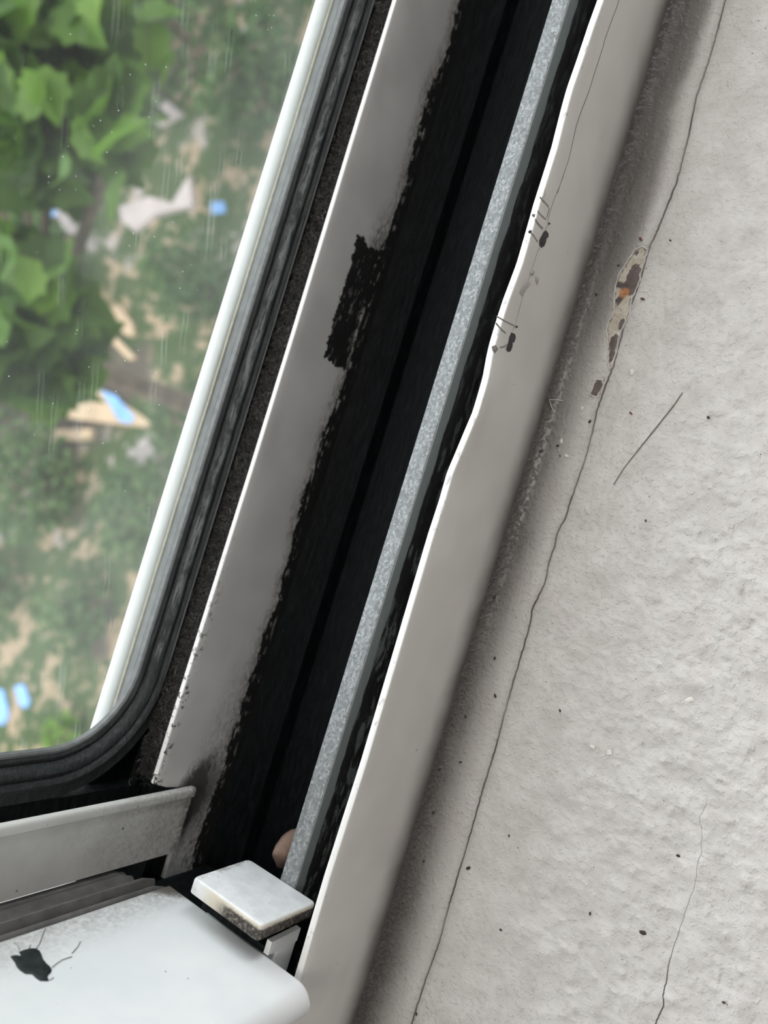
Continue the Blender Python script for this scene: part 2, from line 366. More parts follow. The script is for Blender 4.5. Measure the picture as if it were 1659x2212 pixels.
def mat_sill():
    n = N('painted_sill')
    c1 = n.add(n.curve(n.x, cr1, -200, 200, 55, 85), n.mul(n.sub(n.noise(0.55, 3, 0.6, n.vec(n.x, 0.0, 0.0)), 0.5), 0.75))
    d1 = n.sub(n.y, c1)
    wv = n.ss(n.noise(0.07, 2, 0.5, n.vec(n.x, 9.0, 0.0)), 0.3, 0.7, 0.06, 0.20)
    k1 = n.ma('SUBTRACT', 1.0, n.ma('DIVIDE', n.ab(d1), wv)); k1 = n.ss(k1, 0.0, 0.6)
    c2 = n.add(n.curve(n.x, cr2, -140, -20, -30, 40), n.mul(n.sub(n.noise(0.9, 2, 0.6, n.vec(n.x, 3.0, 0.0)), 0.5), 0.5))
    wid = n.ss(n.x, -62, -88, 0.05, 0.17)
    k2 = n.ss(n.ma('SUBTRACT', 1.0, n.ma('DIVIDE', n.ab(n.sub(n.y, c2)), wid)), 0.0, 0.7)
    k2 = n.mul(k2, n.mul(n.ss(n.x, -38, -45), n.ss(n.x, -70, -84, 0.55, 1.0)))
    nz = n.noise(0.10, 5, 0.65); nf = n.noise(1.5, 5, 0.75); nl = n.noise(0.022, 3)
    col = n.mix(n.ss(nz, 0.32, 0.70), (0.555, 0.53, 0.505), (0.665, 0.645, 0.62))
    col = n.mix(n.mul(n.ss(n.noise(0.045, 3, vec=n.vec(n.y, n.x, 0.0)), 0.56, 0.72), 0.5), col, (0.60, 0.54, 0.53))
    col = n.mix(n.mul(n.ss(nf, 0.58, 0.74), 0.35), col, (0.36, 0.34, 0.31))
    # grime built up against the flange, with the flange's shadow painted in
    yy = n.add(n.y, n.add(n.mul(n.sub(nl, 0.5), 6), n.mul(n.sub(nz, 0.5), 5)))
    g1 = n.ss(yy, 71.0, 82.5); g2 = n.ss(yy, 63.0, 72.0)
    col = n.mix(n.mul(g2, 0.14), col, (0.12, 0.11, 0.10))
    col = n.mix(n.mul(g1, n.ss(nf, 0.2, 0.6, 0.75, 0.97)), col, (0.050, 0.043, 0.040))
    up = n.mul(n.ss(n.x, 20, 110), n.mul(n.ss(yy, 70.5, 75.0), 0.6)); col = n.mix(up, col, (0.075, 0.066, 0.060))
    cap = n.mul(n.ss(d1, 0.15, 0.8), n.ss(d1, 3.8, 1.6)); col = n.mix(n.mul(cap, 0.35), col, (0.60, 0.58, 0.56))
    sp = n.mul(n.ss(n.vor(0.35), 0.09, 0.04), n.ss(n.noise(0.06, 2), 0.52, 0.6)); col = n.mix(n.mul(sp, 0.8), col, (0.12, 0.1, 0.085))
    hal = n.mul(n.ss(n.ab(d1), 1.8, 0.1), 0.22); col = n.mix(hal, col, (0.22, 0.19, 0.17))
    k = n.mx(k1, k2); col = n.mix(n.mul(k, 0.92), col, (0.085, 0.07, 0.064))
    br = n.noise(1.2, 3, 0.6, n.vec(n.add(n.mul(n.x, 0.10), n.mul(n.y, 0.03)), n.sub(n.y, n.mul(n.x, 0.13)), 0.0))
    lump = n.ss(n.noise(0.75, 4, 0.6), 0.45, 0.75)
    lip = n.mul(n.ss(d1, 0.15, 0.35), n.ss(d1, 1.4, 0.4))
    lip2 = n.mul(n.ss(d1, -1.6, -0.25), n.ss(d1, -0.05, -0.2))
    h = n.add(n.add(n.mul(br, 0.075), n.mul(lump, 0.14)), n.add(n.mul(nf, 0.02), n.sub(n.mul(n.add(lip, lip2), 0.18), n.mul(k, 0.5))))
    n.bump(h, 1.0); return n.fin(col, 0.30, 0, 0.5)
M_SILL = mat_sill()
xs = [-760+i*20 for i in range(29)]+[-180+i*0.62 for i in range(581)]+[182+i*20 for i in range(29)]+[760]
ys = [-60+i*4.5 for i in range(10)]+[-15+i*0.62 for i in range(160)]+[84.6]
vs = []; zs = {}
for x in xs:
    for y in ys:
        z = sill_z(x, y)
        if 15 < x < 90 and 60 < y < 85:
            if inside(chipA, x, y) or inside(chipB, x, y): z -= 0.5
        vs.append((x, y, z))
ny = len(ys); fs = [(i*ny+j, (i+1)*ny+j, (i+1)*ny+j+1, i*ny+j+1) for i in range(len(xs)-1) for j in range(ny-1)]
nb = len(vs); bx = [0, len(xs)-1]
for x, y in ((-760, -60), (760, -60), (760, 84.6), (-760, 84.6)): vs.append((x, y, -22))
fs.append((nb, nb+3, nb+2, nb+1))
L = [i*ny for i in range(len(xs))]; fs.append(tuple(L+[nb+1, nb]))
R = [i*ny+ny-1 for i in range(len(xs))]; fs.append(tuple(R[::-1]+[nb+3, nb+2]))
fs.append(tuple([j for j in range(ny)][::-1]+[nb, nb+3])); fs.append(tuple([(len(xs)-1)*ny+j for j in range(ny)]+[nb+2, nb+1]))
sill = mesh_obj('window_sill', vs, fs, M_SILL); tag(sill, kind='structure')

# ------------------------------------------------------------------ paint loss on the sill
(OX, OY), = crop([(490, 735)])
def mat_chip():
    n = N('bare_rusty_patch')
    t = n.noise(0.16, 4, 0.6, n.vec(n.add(n.x, 31.0), n.y, 0.0), 1.2); nf = n.noise(1.4, 4, 0.7)
    col = n.ramp(n.add(n.mul(t, 0.92), n.mul(nf, 0.08)), [(0.34, (0.06, 0.05, 0.05)), (0.40, (0.15, 0.115, 0.11)), (0.42, (0.40, 0.34, 0.26)), (0.57, (0.58, 0.55, 0.48)), (0.66, (0.45, 0.38, 0.28))])
    o = n.ss(n.ma('SQRT', n.add(n.ma('POWER', n.sub(n.x, OX), 2.0), n.ma('POWER', n.sub(n.y, OY), 2.0))), 1.7, 0.8)
    col = n.mix(n.mul(o, n.ss(nf, 0.35, 0.6)), col, (0.55, 0.22, 0.06))
    def ell(cx, cy, rl, rw):              # brown primer showing: an ellipse lying along the seam, ragged edge
        (X, Y), = crop([(cx, cy)])
        u = n.ma('DIVIDE', n.sub(n.x, X), rl); v = n.ma('DIVIDE', n.sub(n.y, Y), rw)
        d = n.ma('SQRT', n.add(n.mul(u, u), n.mul(v, v)))
        return n.ss(n.add(d, n.mul(n.sub(n.noise(0.45, 4, 0.6), 0.5), 1.6)), 1.06, 0.98)
    br = n.mx(n.mx(ell(590, 600, 4.2, 1.9), ell(350, 1390, 3.6, 1.3)), n.mx(ell(160, 1860, 2.6, 1.8), n.mx(ell(640, 265, 0.8, 0.5), ell(460, 1110, 1.3, 0.6))))
    col = n.mix(br, col, n.mix(nf, (0.06, 0.045, 0.045), (0.17, 0.125, 0.12)))
    col = n.mix(n.mul(o, n.ss(nf, 0.35, 0.6)), col, (0.55, 0.22, 0.06))
    n.bump(n.add(n.mul(t, 0.8), n.add(n.mul(nf, 0.2), n.mul(br, -0.4))), 0.9); return n.fin(col, 0.35, 0, 0.5)
M_CHIP = mat_chip(); M_RIM = plain('loose_paint', (0.62, 0.59, 0.55), 0.5, 0.15, 0.8)
for poly in (chipA, chipB):
    cx = sum(p[0] for p in poly)/len(poly); cy = sum(p[1] for p in poly)/len(poly)
    g = G(); v = []; idx = {}
    x0 = min(p[0] for p in poly)-0.6; x1 = max(p[0] for p in poly)+0.6; y0 = min(p[1] for p in poly)-0.6; y1 = max(p[1] for p in poly)+0.6
    nxp = int((x1-x0)/0.5)+2; nyp = int((y1-y0)/0.5)+2
    ins = {}
    for i in range(nxp):
        for j in range(nyp):
            x = x0+i*0.5; y = y0+j*0.5
            if inside(poly, x, y): ins[(i, j)] = len(v); v.append((x, y, sill_z(x, y, False)-0.22+0.18*mn.noise(Vector((x*0.6, y*0.6, 2)))))
    f = [(ins[(i, j)], ins[(i+1, j)], ins[(i+1, j+1)], ins[(i, j+1)]) for (i, j) in ins if (i+1, j) in ins and (i+1, j+1) in ins and (i, j+1) in ins]
    co = mesh_obj('paint_loss', v, f, M_CHIP, sill); co['label'] = 'brown and cream patch where the paint has peeled'
    pts = []
    for a, b in zip(poly, poly[1:]+poly[:1]):
        for k in range(5):
            t = k/5; x = a[0]+(b[0]-a[0])*t; y = a[1]+(b[1]-a[1])*t
            q = Vector((x, y, 0)); x += 0.35*mn.noise(q*0.8); y += 0.35*mn.noise(q*0.8+Vector((7, 0, 0)))
            pts.append((x, y, sill_z(x, y, False)-0.02+0.12*mn.noise(q*0.5)))
    pts.append(pts[0])
    G().tube(pts, lambda t: 0.20+0.10*mn.noise(Vector((t*30, 0, 0))), 6).obj('paint_edge', M_RIM, co)

# ------------------------------------------------------------------ window frame (fixed)
win = empty('window_1'); tag(win, kind='structure')
TIP = [(-200, 0)]
for a, b in [(640, 2095), (700, 1890), (780, 1640), (860, 1370), (925, 1150), (948, 1080), (965, 1020), (980, 985), (1003, 930), (1020, 890), (1032, 850), (1042, 815), (1050, 770), (1057, 740), (1072, 690),
             (1085, 650), (1115, 570), (1138, 490), (1152, 440), (1168, 390), (1190, 320), (1205, 260), (1214, 225), (1224, 190), (1245, 130), (1270, 55), (1290, 0)]:
    p = pix(a, b, 2, 38.0); TIP.append((p.x, p.y-84.95))
TIP.append((240, TIP[-1][1])); TIP.append((760, 0.0))
def fin_obj(name, yc, th, ztip, zbot, x0, x1, mat, bend=None, step=1.5, ztop=None):
    g = G(); rings = []
    for x in xsteps(x0, x1, step):
        o = lin(bend, x) if bend else 0.0
        r = th/2; zt = ztop(x) if ztop else ztip; ring = []
        prof = [(-r, zbot), (-r, zbot+4), (-r, zbot+8), (-r, zbot+14), (-r, zt*0.5), (-r, zt*0.68), (-r, zt*0.82), (-r, zt*0.92), (-r, zt-0.35), (-r*0.86, zt-0.08), (-r*0.6, zt), (r*0.6, zt), (r*0.86, zt-0.08), (r, zt-0.35), (r, zt*0.6), (r, zbot)]
        for a, z in prof:
            k = max(0, min(1, (z-zbot)/(zt-zbot)))**3
            ring.append((x, yc+a+o*k, z))
        rings.append(ring)
    g.loft(rings); return g.obj(name, mat, win)
M_IN = mat_inner(); M_MID = mat_middle()
inner = fin_obj('inner_flange', 84.0+0.05, 1.8, 38.2, -3.0, -760, 760, M_IN, [(x, o) for x, o in TIP])
mid = fin_obj('middle_flange', 142.75, 1.5, 38.0, -3.0, -117, 760, M_MID, [(-120, 0), (-70, 0.1), (0, -0.3), (40, -0.25), (90, 0.1), (140, 0.3), (760, 0)],
              ztop=lambda x: 22.5+15.5*sstep(-90.0, -87.6, x))
M_DARK = mat_grime('track_grime', 0.42); M_DARK2 = mat_grime('recess_dark', 0.5, (0.010, 0.013, 0.0135), False)  # second tone is a plain dark colour for gaps and recesses
g = G(); prof = [(85, -6), (85, 0), (108, 0), (109, 2.2), (113, 2.2), (114, 0), (130, 0), (131, 4.5), (137, 4.5), (142.2, 6.0), (142.2, -6)]
g.loft([[(x, a, b) for a, b in prof] for x in (-760, -300, -100, 100, 300, 760)]); g.obj('track_floor', M_DARK, win)
# vertical flange of the mullion with a rolled edge
M_FL = mat_flange()
prof = rnd_prof([(-107.5, 139.6, 0), (-91.2, 139.6, 0.25), (-91.2, 138.9, 0.6), (-88.6, 138.9, 0.9), (-88.6, 141.2, 0.8), (-107.5, 141.2, 0)], 0.3)
g = G(); rings = []
for z in (24.4, 24.9, 40, 80, 160, 400, 1200):
    rings.append([(min(a, -90.0) if False else a, b, z) for a, b in prof])
g.loft(rings)
jf = g.obj('mullion_flange', M_FL, win)
M_GREY = plain('grey_aluminium', (0.15, 0.145, 0.14), 0.42, 0.2, 0.25)
prof = [(-108.5, 141), (-108.9, 139), (-108.0, 137.6), (-109.0, 135.5), (-107.5, 132.6), (-105.4, 130.9), (-104.9, 129.9), (-107.8, 129.0), (-108.4, 128.2), (-105.8, 127.3), (-105.1, 126.5), (-105.8, 125.7), (-110.5, 124.6), (-118, 118), (-125, 118), (-125, 141)]
prof = rnd_prof([(a, b, 0.5) for a, b in prof], 0.5, 3)
g = G(); g.loft([[(a-(0 if z > 45 else 1.5*(45-z)/5), b, z) for a, b in prof] for z in (41, 43, 45, 60, 100, 300, 1200)]); g.obj('mullion_channel', M_GREY, win)
g = G(); g.box(-760, -116.5, 117.0, 141.5, -4, 41); g.obj('track_stop', M_DARK2, win)
# outer part of the frame: ledge, bright bead and sealant beyond the pane
M_LEDGE = mat_ledge(); M_BEAD = plain('white_bead', (0.50, 0.50, 0.49), 0.3, 0.02, 0.2, 0.5)
g = G(); prof = [(157.5, -6), (157.5, 42.2), (166.0, 42.6), (166.0, -6)]
g.loft([[(x, a, b) for a, b in prof] for x in (-760, -200, 200, 760)]); g.obj('outer_ledge', M_LEDGE, win)
g = G(); g.box(-760, 760, 143.6, 157.4, -6, 30); g.box(-760, 760, 157.40, 157.48, 30, 41.6); g.box(-116, -77, 157.40, 157.48, 41.6, 47); g.obj('slot_floor', M_DARK2, win, smooth=False)
g = G(); prof = [(160.6, 42.3)]+[(163.3-2.7*math.cos(t), 42.4+1.5*math.sin(t)) for t in [math.pi*k/10 for k in range(11)]]+[(166.0, 40)]
g.loft([[(x, a, b) for a, b in prof] for x in (-760, -200, 200, 760)]); g.obj('outer_bead', M_BEAD, win)
g = G(); g.tube([(x, 160.0+0.12*mn.noise(Vector((x*0.1, 0, 0))), 42.45) for x in range(-200, 321, 4)], 0.38, 6)
so = g.obj('sealant_line', plain('cream_sealant', (0.36, 0.335, 0.25), 0.7, 0.12, 0.6), win)
M_PLAINW = plain('white_enamel', WHITE, 0.4, 0.04, 0.1)
for nm, b in (('frame_jamb', (735, 760, 85, 166, 0, 1250)), ('frame_jamb', (-760, -735, 85, 166, 0, 1250)), ('frame_head', (-735, 735, 85, 166, 1225, 1250)), ('mullion', (-150, -119, 143.6, 166, 42.6, 1225))):
    G().box(*b).obj(nm, M_PLAINW, win)

# marks scraped into the inner flange
M_INK = plain('charcoal_smear', (0.055, 0.05, 0.05), 0.6, 0.35, 1.5)
M_INK2 = plain('grey_smear', (0.33, 0.31, 0.29), 0.55, 0.2, 1.5)
M_INK3 = plain('faint_smear', (0.52, 0.50, 0.46), 0.5, 0.1, 1.5)
def on_fin(px, py):
    p = pix(px, py, 1, 83.1)
    for _ in range(3):
        k = max(0, min(1, (p.z+3)/41.2))**3; p = pix(px, py, 1, 83.12+lin(TIP, p.x)*k)
    return p
def streak(pts, rad, mat, name='scuff_mark', flat=0.25):
    g = G(); q = [on_fin(*p) for p in pts]; g.tube(q, rad, 6)
    yb = [p.y for p in q]; n = len(q)
    g.v = [(v[0], q[min(n-1, i//6)].y+(v[1]-q[min(n-1, i//6)].y)*flat, v[2]) for i, v in enumerate(g.v)]
    return g.obj(name, mat, inner)
def crp(L): return [(1100+a*0.1808, 380+b*0.1808) for a, b in L]
def blob(outline, mat, th=0.10, name='scuff_mark'):
    q = [on_fin(*p) for p in outline]; c = sum(q, Vector())/len(q); g = G()
    m = len(q); r0 = [tuple(p) for p in q]; r1 = [(c.x+(p.x-c.x)*0.8, p.y-th, c.z+(p.z-c.z)*0.8) for p in q]
    g.add(r0+r1+[(c.x, c.y-th*1.1, c.z)], [(i, (i+1) % m, m+(i+1) % m, m+i) for i in range(m)]+[(m+i, m+(i+1) % m, 2*m) for i in range(m)]); return g.obj(name, mat, inner)
streak([(1180+a*0.19, b*0.19) for a, b in [(830, -10), (800, 90), (745, 230), (660, 470), (650, 520), (600, 680), (550, 830), (480, 1060), (400, 1260), (340, 1440), (300, 1620), (260, 1800), (190, 2010), (125, 2200)]], 0.10, M_INK, 'scratch')
streak(crp([(650, 0), (600, 130), (545, 260), (500, 390), (470, 500), (455, 600), (400, 700)]), 0.12, M_INK2, 'scratch')
streak(crp([(385, 820), (340, 900), (300, 1030), (240, 1220), (160, 1450), (110, 1640), (75, 1780), (40, 1850)]), 0.08, M_INK2, 'scratch')
streak(crp([(365, 255), (420, 310), (470, 370)]), 0.2, M_INK2); streak(crp([(340, 420), (390, 480), (440, 520)]), 0.18, M_INK2)
streak(crp([(310, 520), (350, 580), (400, 630)]), 0.28, M_INK2); streak(crp([(240, 670), (290, 710), (340, 790)]), 0.17, M_INK2)
streak(crp([(425, 150), (430, 230), (380, 280)]), 0.08, M_INK2); streak(crp([(480, 390), (450, 500)]), 0.12, M_INK)
blob(crp([(440, 650), (470, 690), (470, 730), (445, 750), (440, 790), (420, 840), (385, 862), (358, 830), (358, 770), (385, 720), (410, 670)]), M_INK)
blob(crp([(485, 555), (490, 575), (475, 588), (462, 570)]), M_INK); blob(crp([(270, 650), (265, 680), (235, 690), (225, 670), (240, 650)]), M_INK); blob(crp([(310, 460), (300, 500), (270, 480), (275, 455)]), M_INK2)
blob(crp([(25, 1870), (70, 1890), (80, 1930), (60, 1990), (40, 1980), (38, 2050), (15, 2100), (-20, 2105), (-40, 2070), (-15, 2010), (0, 1930)]), M_INK)
blob(crp([(100, 1790), (98, 1815), (78, 1818), (75, 1795)]), M_INK)
streak(crp([(-150, 1680), (-60, 1730), (70, 1795)]), 0.17, M_INK2); streak(crp([(-160, 1760), (-100, 1830), (-40, 1880)]), 0.22, M_INK2)
blob(crp([(-210, 2040), (-160, 2020), (-130, 2070), (-170, 2120), (-200, 2090)]), M_INK2); streak(crp([(-110, 2050), (-60, 2040), (-20, 2010)]), 0.2, M_INK2)
blob(crp([(320, 1190), (355, 1210), (350, 1270), (330, 1300), (308, 1240)]), M_INK3); blob(crp([(270, 1110), (305, 1150), (280, 1195), (245, 1160)]), M_INK3)
blob(crp([(180, 1280), (230, 1250), (260, 1290), (210, 1340), (160, 1440), (120, 1400), (150, 1330)]), M_INK3)

# ------------------------------------------------------------------ galvanised rail in the inner track
g = G(); prof = rnd_prof([(96.6, -0.5, 0), (96.6, 30.0, 0.25), (101.15, 30.0, 0.25), (101.15, -0.5, 0)], 0.2, 3)
g.loft([[(x, a, b) for a, b in prof] for x in xsteps(-700, 735, 20)])
rail = g.obj('track_rail', mat_rail()); tag(rail, 'thin galvanised steel rail standing upright along the black window track', 'rail')

# ------------------------------------------------------------------ fixed sash beyond the middle flange: gasket and dusty pane
sash = empty('window_sash'); tag(sash, 'outer window sash with rounded dark rubber gasket around the dusty pane', 'window sash')
M_RUB = mat_rubber()
def path(off, r0=21.0, top=1215, right=730):
    # rounded U path of the gasket; off = distance outwards from the inner lip
    xl = -80.5-off; zb = 43.4-off; r = r0+off*0.8; pts = [(xl, top), (xl, 300), (xl, 150)]
    for k in range(11): pts.append((xl, 150-(150-zb-r)*(k/10)))
    for k in range(1, 17):
        a = math.pi+math.pi/2*k/16; pts.append((xl+r+r*math.cos(a), zb+r+r*math.sin(a)))
    x = xl+r
    for k in range(1, 41): pts.append((x+(200-x)*k/40, zb))
    pts.append((right, zb)); return pts
def sweep(prof, name, mat, parent, wob=0.0):
    P = [path(o) for o, y in prof]; n = len(prof); rings = []
    for i in range(len(P[0])):
        rings.append([(P[j][i][0], prof[j][1]+wob*mn.noise(Vector((P[j][i][0]*0.25, P[j][i][1]*0.25, j))), P[j][i][1]) for j in range(n)])
    g = G(); g.loft(rings); return g.obj(name, mat, parent)
gas = sweep([(-0.3, 155.2), (0.2, 153.6), (0.9, 153.2), (1.6, 153.4), (2.1, 154.0), (2.5, 152.9), (3.2, 152.0), (4.4, 151.6), (5.3, 151.9), (5.7, 152.5), (6.2, 151.3), (7.0, 151.0), (7.6, 151.5), (8.5, 152.3), (11.5, 152.6), (11.5, 155.6), (0, 155.6)], 'gasket', M_RUB, sash, 0.10)
lip = sweep([(-0.9, 155.3), (-0.9, 153.9), (-0.5, 153.4), (0.1, 153.5), (0.3, 154.2), (0.3, 155.3)], 'gasket_lip', plain('grey_rubber_lip', (0.17, 0.18, 0.18), 0.4, 0.15, 0.5), sash)
lip['label'] = 'thin grey lip of the gasket against the glass'
g = G(); g.box(-84, 732, 155.7, 157.3, 40.5, 1218); pane = g.obj('glass_pane', mat_glass(), sash, smooth=False)
g = G(); g.box(-112, -92.5, 152.8, 157.4, 30.5, 1222); g.box(-92.5, 732, 152.8, 155.5, 31.5, 33.4); g.obj('sash_frame', M_DARK2, sash, smooth=False)

# dust packed in the slot between flange and gasket
def mat_lint():
    n = N('black_lint'); nf = n.noise(1.6, 5, 0.75); a = n.noise(2.8, 3, 0.7)
    col = n.mix(n.ss(nf, 0.35, 0.7), (0.022, 0.021, 0.020), (0.17, 0.165, 0.16)); col = n.mix(n.mul(n.ss(a, 0.62, 0.66), 0.9), col, (0.42, 0.39, 0.34))
    n.bump(n.mul(nf, 1.5), 1.0); return n.fin(col, 0.95, 0, 0.1)
M_LINT = mat_lint(); g = G(); nx = 560; nyv = 14
def lint_z(x, y): return 35.0+1.0*mn.noise(Vector((x*0.55, y*0.6, 0)))+0.8*mn.noise(Vector((x*1.3, y*1.4, 5)))+0.4*sstep(151, 152.4, y)
vs = []; fs = []
for i in range(nx+1):
    for j in range(nyv+1):
        x = -89+i*0.5; y = 143.2+j*(152.5-143.2)/nyv
        vs.append((x, y, lint_z(x, y)-1.2*sstep(-78, -88, x)))
for i in range(nx):
    for j in range(nyv): a = i*(nyv+1)+j; fs.append((a, a+nyv+1, a+nyv+2, a+1))
g.add(vs, fs)
rr = random.Random(3)
def fibre(g, x, y, z, ln, rad, sides=3):
    a = rr.uniform(0, 6.28); el = rr.uniform(-0.2, 0.5); c = rr.uniform(-1.6, 1.6); pts = []; px, py, pz = x, y, z
    for k in range(5):
        pts.append((px, py, pz)); s = ln/4
        px += math.cos(a)*s; py += math.sin(a)*s*0.7; pz += math.sin(el)*s*0.6; a += c*0.5; el -= 0.35
    g.tube(pts, rad, sides)
for i in range(2600):
    x = rr.uniform(-90, 185); y = rr.uniform(143.6, 152.2); fibre(g, x, y, lint_z(x, y)+0.15, rr.uniform(0.8, 2.4), rr.uniform(0.05, 0.11))
lint = g.obj('dust_lint', M_LINT); tag(lint, 'fuzzy black dust and lint packed in the slot beside the white flange', 'dust', kind='stuff')
g = G()
for i in range(120):
    x = rr.uniform(-95, 180); y = rr.uniform(144, 153.0); fibre(g, x, y, lint_z(x, min(y, 152))+0.7, rr.uniform(1.5, 4.5), rr.uniform(0.025, 0.045))
hairs = g.obj('lint_threads', plain('pale_threads', (0.30, 0.28, 0.25), 0.8, 0.2), lint)

# ------------------------------------------------------------------ sliding sash parked over the inner track
sl = empty('sliding_sash'); tag(sl, 'white plastic sliding sash with rounded edge and a stained end block', 'window sash')
M_ST = mat_stile(); g = G()
prof = [(-108.2, 123.6), (-104.3, 123.6), (-104.0, 123.2)]
for k in range(0, 13):                     # rounded nose towards the room
    a = k/12*math.pi*0.62; prof.append((-108.2+4.2*math.cos(a), 81.4-4.6*math.sin(a)))
prof += [(-110.2, 78.9), (-108.2, 80.5)]
rings = []
for z in (42.7, 42.95, 43.6, 50, 60, 80, 120, 200, 500, 1180):
    s = 0.35 if z == 42.7 else (0.1 if z == 42.95 else 0)
    rings.append([(a-(s if a > -107 else 0), b, z) for a, b in prof])
g.loft(rings); stile = g.obj('stile_cover', M_ST, sl)
g = G(); g.box(-140, -108.3, 88, 114, 40, 1200); g.obj('stile', M_PLAINW, sl, smooth=False)
g = G(); prof = rnd_prof([(91.0, 31.0, 0.8), (113.0, 31.0, 0.8), (113.0, 39.0, 0.3), (91.0, 39.0, 0.3)], 0.5, 3)
g.loft([[(x, a, b) for a, b in prof] for x in (-600, -140, -104.6, -104.2)]); g.box(-104.2, -101.0, 91.0, 92.4, 31.0, 42.2); g.obj('bottom_rail', M_ST, sl)
g = G(); g.box(-104.15, -102.6, 92.5, 112.5, 31, 42.5); g.box(-102.6, -97.7, 94.0, 110.0, 31.5, 40); g.obj('gap_dark_fill', M_DARK2, sl, smooth=False)  # dark boxes put in so the gap behind the end block stays black
g = G()                                    # end block: softly bevelled nylon plate
pr = rnd_prof([(89.6, 30.1, 0.9), (111.6, 30.3, 1.6), (111.7, 50.1, 0.9), (89.9, 50.3, 1.1)], 0.9, 5); c = Vector((100.6, 40.2)); rings = []
for x, s in ((-97.75, 0.985), (-97.5, 1.0), (-94.75, 1.0), (-94.35, 0.993), (-94.1, 0.978), (-94.0, 0.955)):
    rings.append([(x, c.x+(p[0]-c.x)*s, c.y+(p[1]-c.y)*s) for p in pr])
g.loft(rings); bl = g.obj('end_block', mat_block(), sl); bl['label'] = 'small white block with brown and black stains along its edges'
g = G(); g.box(-600, -140, 97, 103, 47, 1180); g.obj('glass_pane', pane.data.materials[0], sl, smooth=False)

# black residue on the stile, with stray strands
M_RES = plain('black_residue', (0.018, 0.024, 0.025), 0.5, 0.35, 0.5, 0.3)
def on_stile(a, b): return pix(a*0.1808, 1980+b*0.1808, 0, -103.98)
OUT = [(225, 420), (290, 395), (370, 378), (430, 380), (475, 410), (500, 460), (515, 510), (560, 565), (605, 605), (622, 640), (610, 670), (575, 705), (568, 740), (590, 770), (545, 772), (480, 770), (430, 735), (385, 690), (300, 685), (235, 640), (200, 600), (175, 545), (120, 475), (170, 462), (235, 478), (245, 455)]
q = [on_stile(*p) for p in OUT]; c = sum(q, Vector())/len(q); m = len(q); g = G()
def ring(s, h): return [(-103.98+h, c.y+(p.y-c.y)*s, c.z+(p.z-c.z)*s) for p in q]
rs = ring(1, -0.1)+ring(0.98, 0.12)+ring(0.85, 0.35)+ring(0.5, 0.25)+[(-103.7, c.y, c.z)]
fs = [(k*m+i, k*m+(i+1) % m, (k+1)*m+(i+1) % m, (k+1)*m+i) for k in range(3) for i in range(m)]+[(3*m+i, 3*m+(i+1) % m, 4*m) for i in range(m)]
g.add(rs, fs); res = g.obj('residue_blot', M_RES); tag(res, 'ragged black blot stuck on the white sash face', 'residue')
g = G()
for L_ in ([(235, 400), (205, 340), (165, 310)], [(430, 385), (470, 330), (510, 220), (545, 140)], [(620, 610), (680, 560), (740, 520), (860, 480)], [(860, 440), (930, 360), (960, 300)], [(600, 760), (640, 730)], [(345, 380), (365, 340)]):
    g.tube([on_stile(*p)+Vector((0.08, 0, 0)) for p in L_], 0.10, 5)
g.obj('strand', plain('grey_strands', (0.30, 0.29, 0.27), 0.8, 0.2), res)

# beige lumps modelled in place of the fingers' reflection in the track
g = G(); rings = []
def lump(cx, cy, cz, rx, ry, rz, seed):
    g2 = []; vs = []; fs = []; nu, nv = 18, 11
    for i in range(nv+1):
        th = math.pi*i/nv
        for j in range(nu):
            ph = 2*math.pi*j/nu; d = Vector((math.sin(th)*math.cos(ph), math.sin(th)*math.sin(ph), math.cos(th)))
            k = 1+0.13*mn.noise(d*1.7+Vector((seed, 0, 0))); vs.append((cx+d.x*rx*k, cy+d.y*ry*k, cz+d.z*rz*k))
    for i in range(nv):
        for j in range(nu): fs.append((i*nu+j, i*nu+(j+1) % nu, (i+1)*nu+(j+1) % nu, (i+1)*nu+j))
    return vs, fs
for a in ((-96.5, 112.6, 8.0, 5.5, 3.4, 8.6, 1.0), (-96.0, 106.2, 8.0, 5.5, 3.4, 8.6, 4.0), (-87.5, 106.3, 5.0, 4.5, 4.2, 5.3, 8.0)): g.add(*lump(*a))
mirrored_lump = g.obj('finger_reflection', plain('beige_reflection', (0.30, 0.205, 0.16), 0.8, 0.15, 0.4)); mirrored_lump.data.polygons.foreach_set('use_smooth', [True]*len(mirrored_lump.data.polygons)); tag(mirrored_lump, 'creased beige lump for a reflection of fingers in the dark track behind the white block', 'mirrored_lump')

# ------------------------------------------------------------------ loose bits on the sill
def sill_pt(px, py, lift=0.0):
    p = pix(px, py, 2, 0.0)
    for _ in range(3): p = pix(px, py, 2, sill_z(p.x, p.y)+lift)
    return p
g = G(); A = [(1474, 848), (1458, 872), (1432, 905), (1404, 940), (1372, 980), (1345, 1015), (1325, 1047)]
g.tube([sill_pt(a, b, 0.22) for a, b in A], lambda t: 0.17-0.07*abs(t-0.4), 6)
o = g.obj('hair', plain('grey_hair', (0.25, 0.23, 0.21), 0.6, 0.2, 0.8)); tag(o, 'long grey hair lying slantwise on the pale sill', 'hair')
g = G(); g.tube([sill_pt(a, b, 0.3) for a, b in [(1216, 866), (1200, 864), (1187, 863), (1190, 876), (1198, 892)]], 0.16, 6)
o = g.obj('thread', plain('white_thread', (0.55, 0.53, 0.5), 0.7, 0.1)); tag(o, 'short bent white thread on the grimy edge of the sill', 'thread')
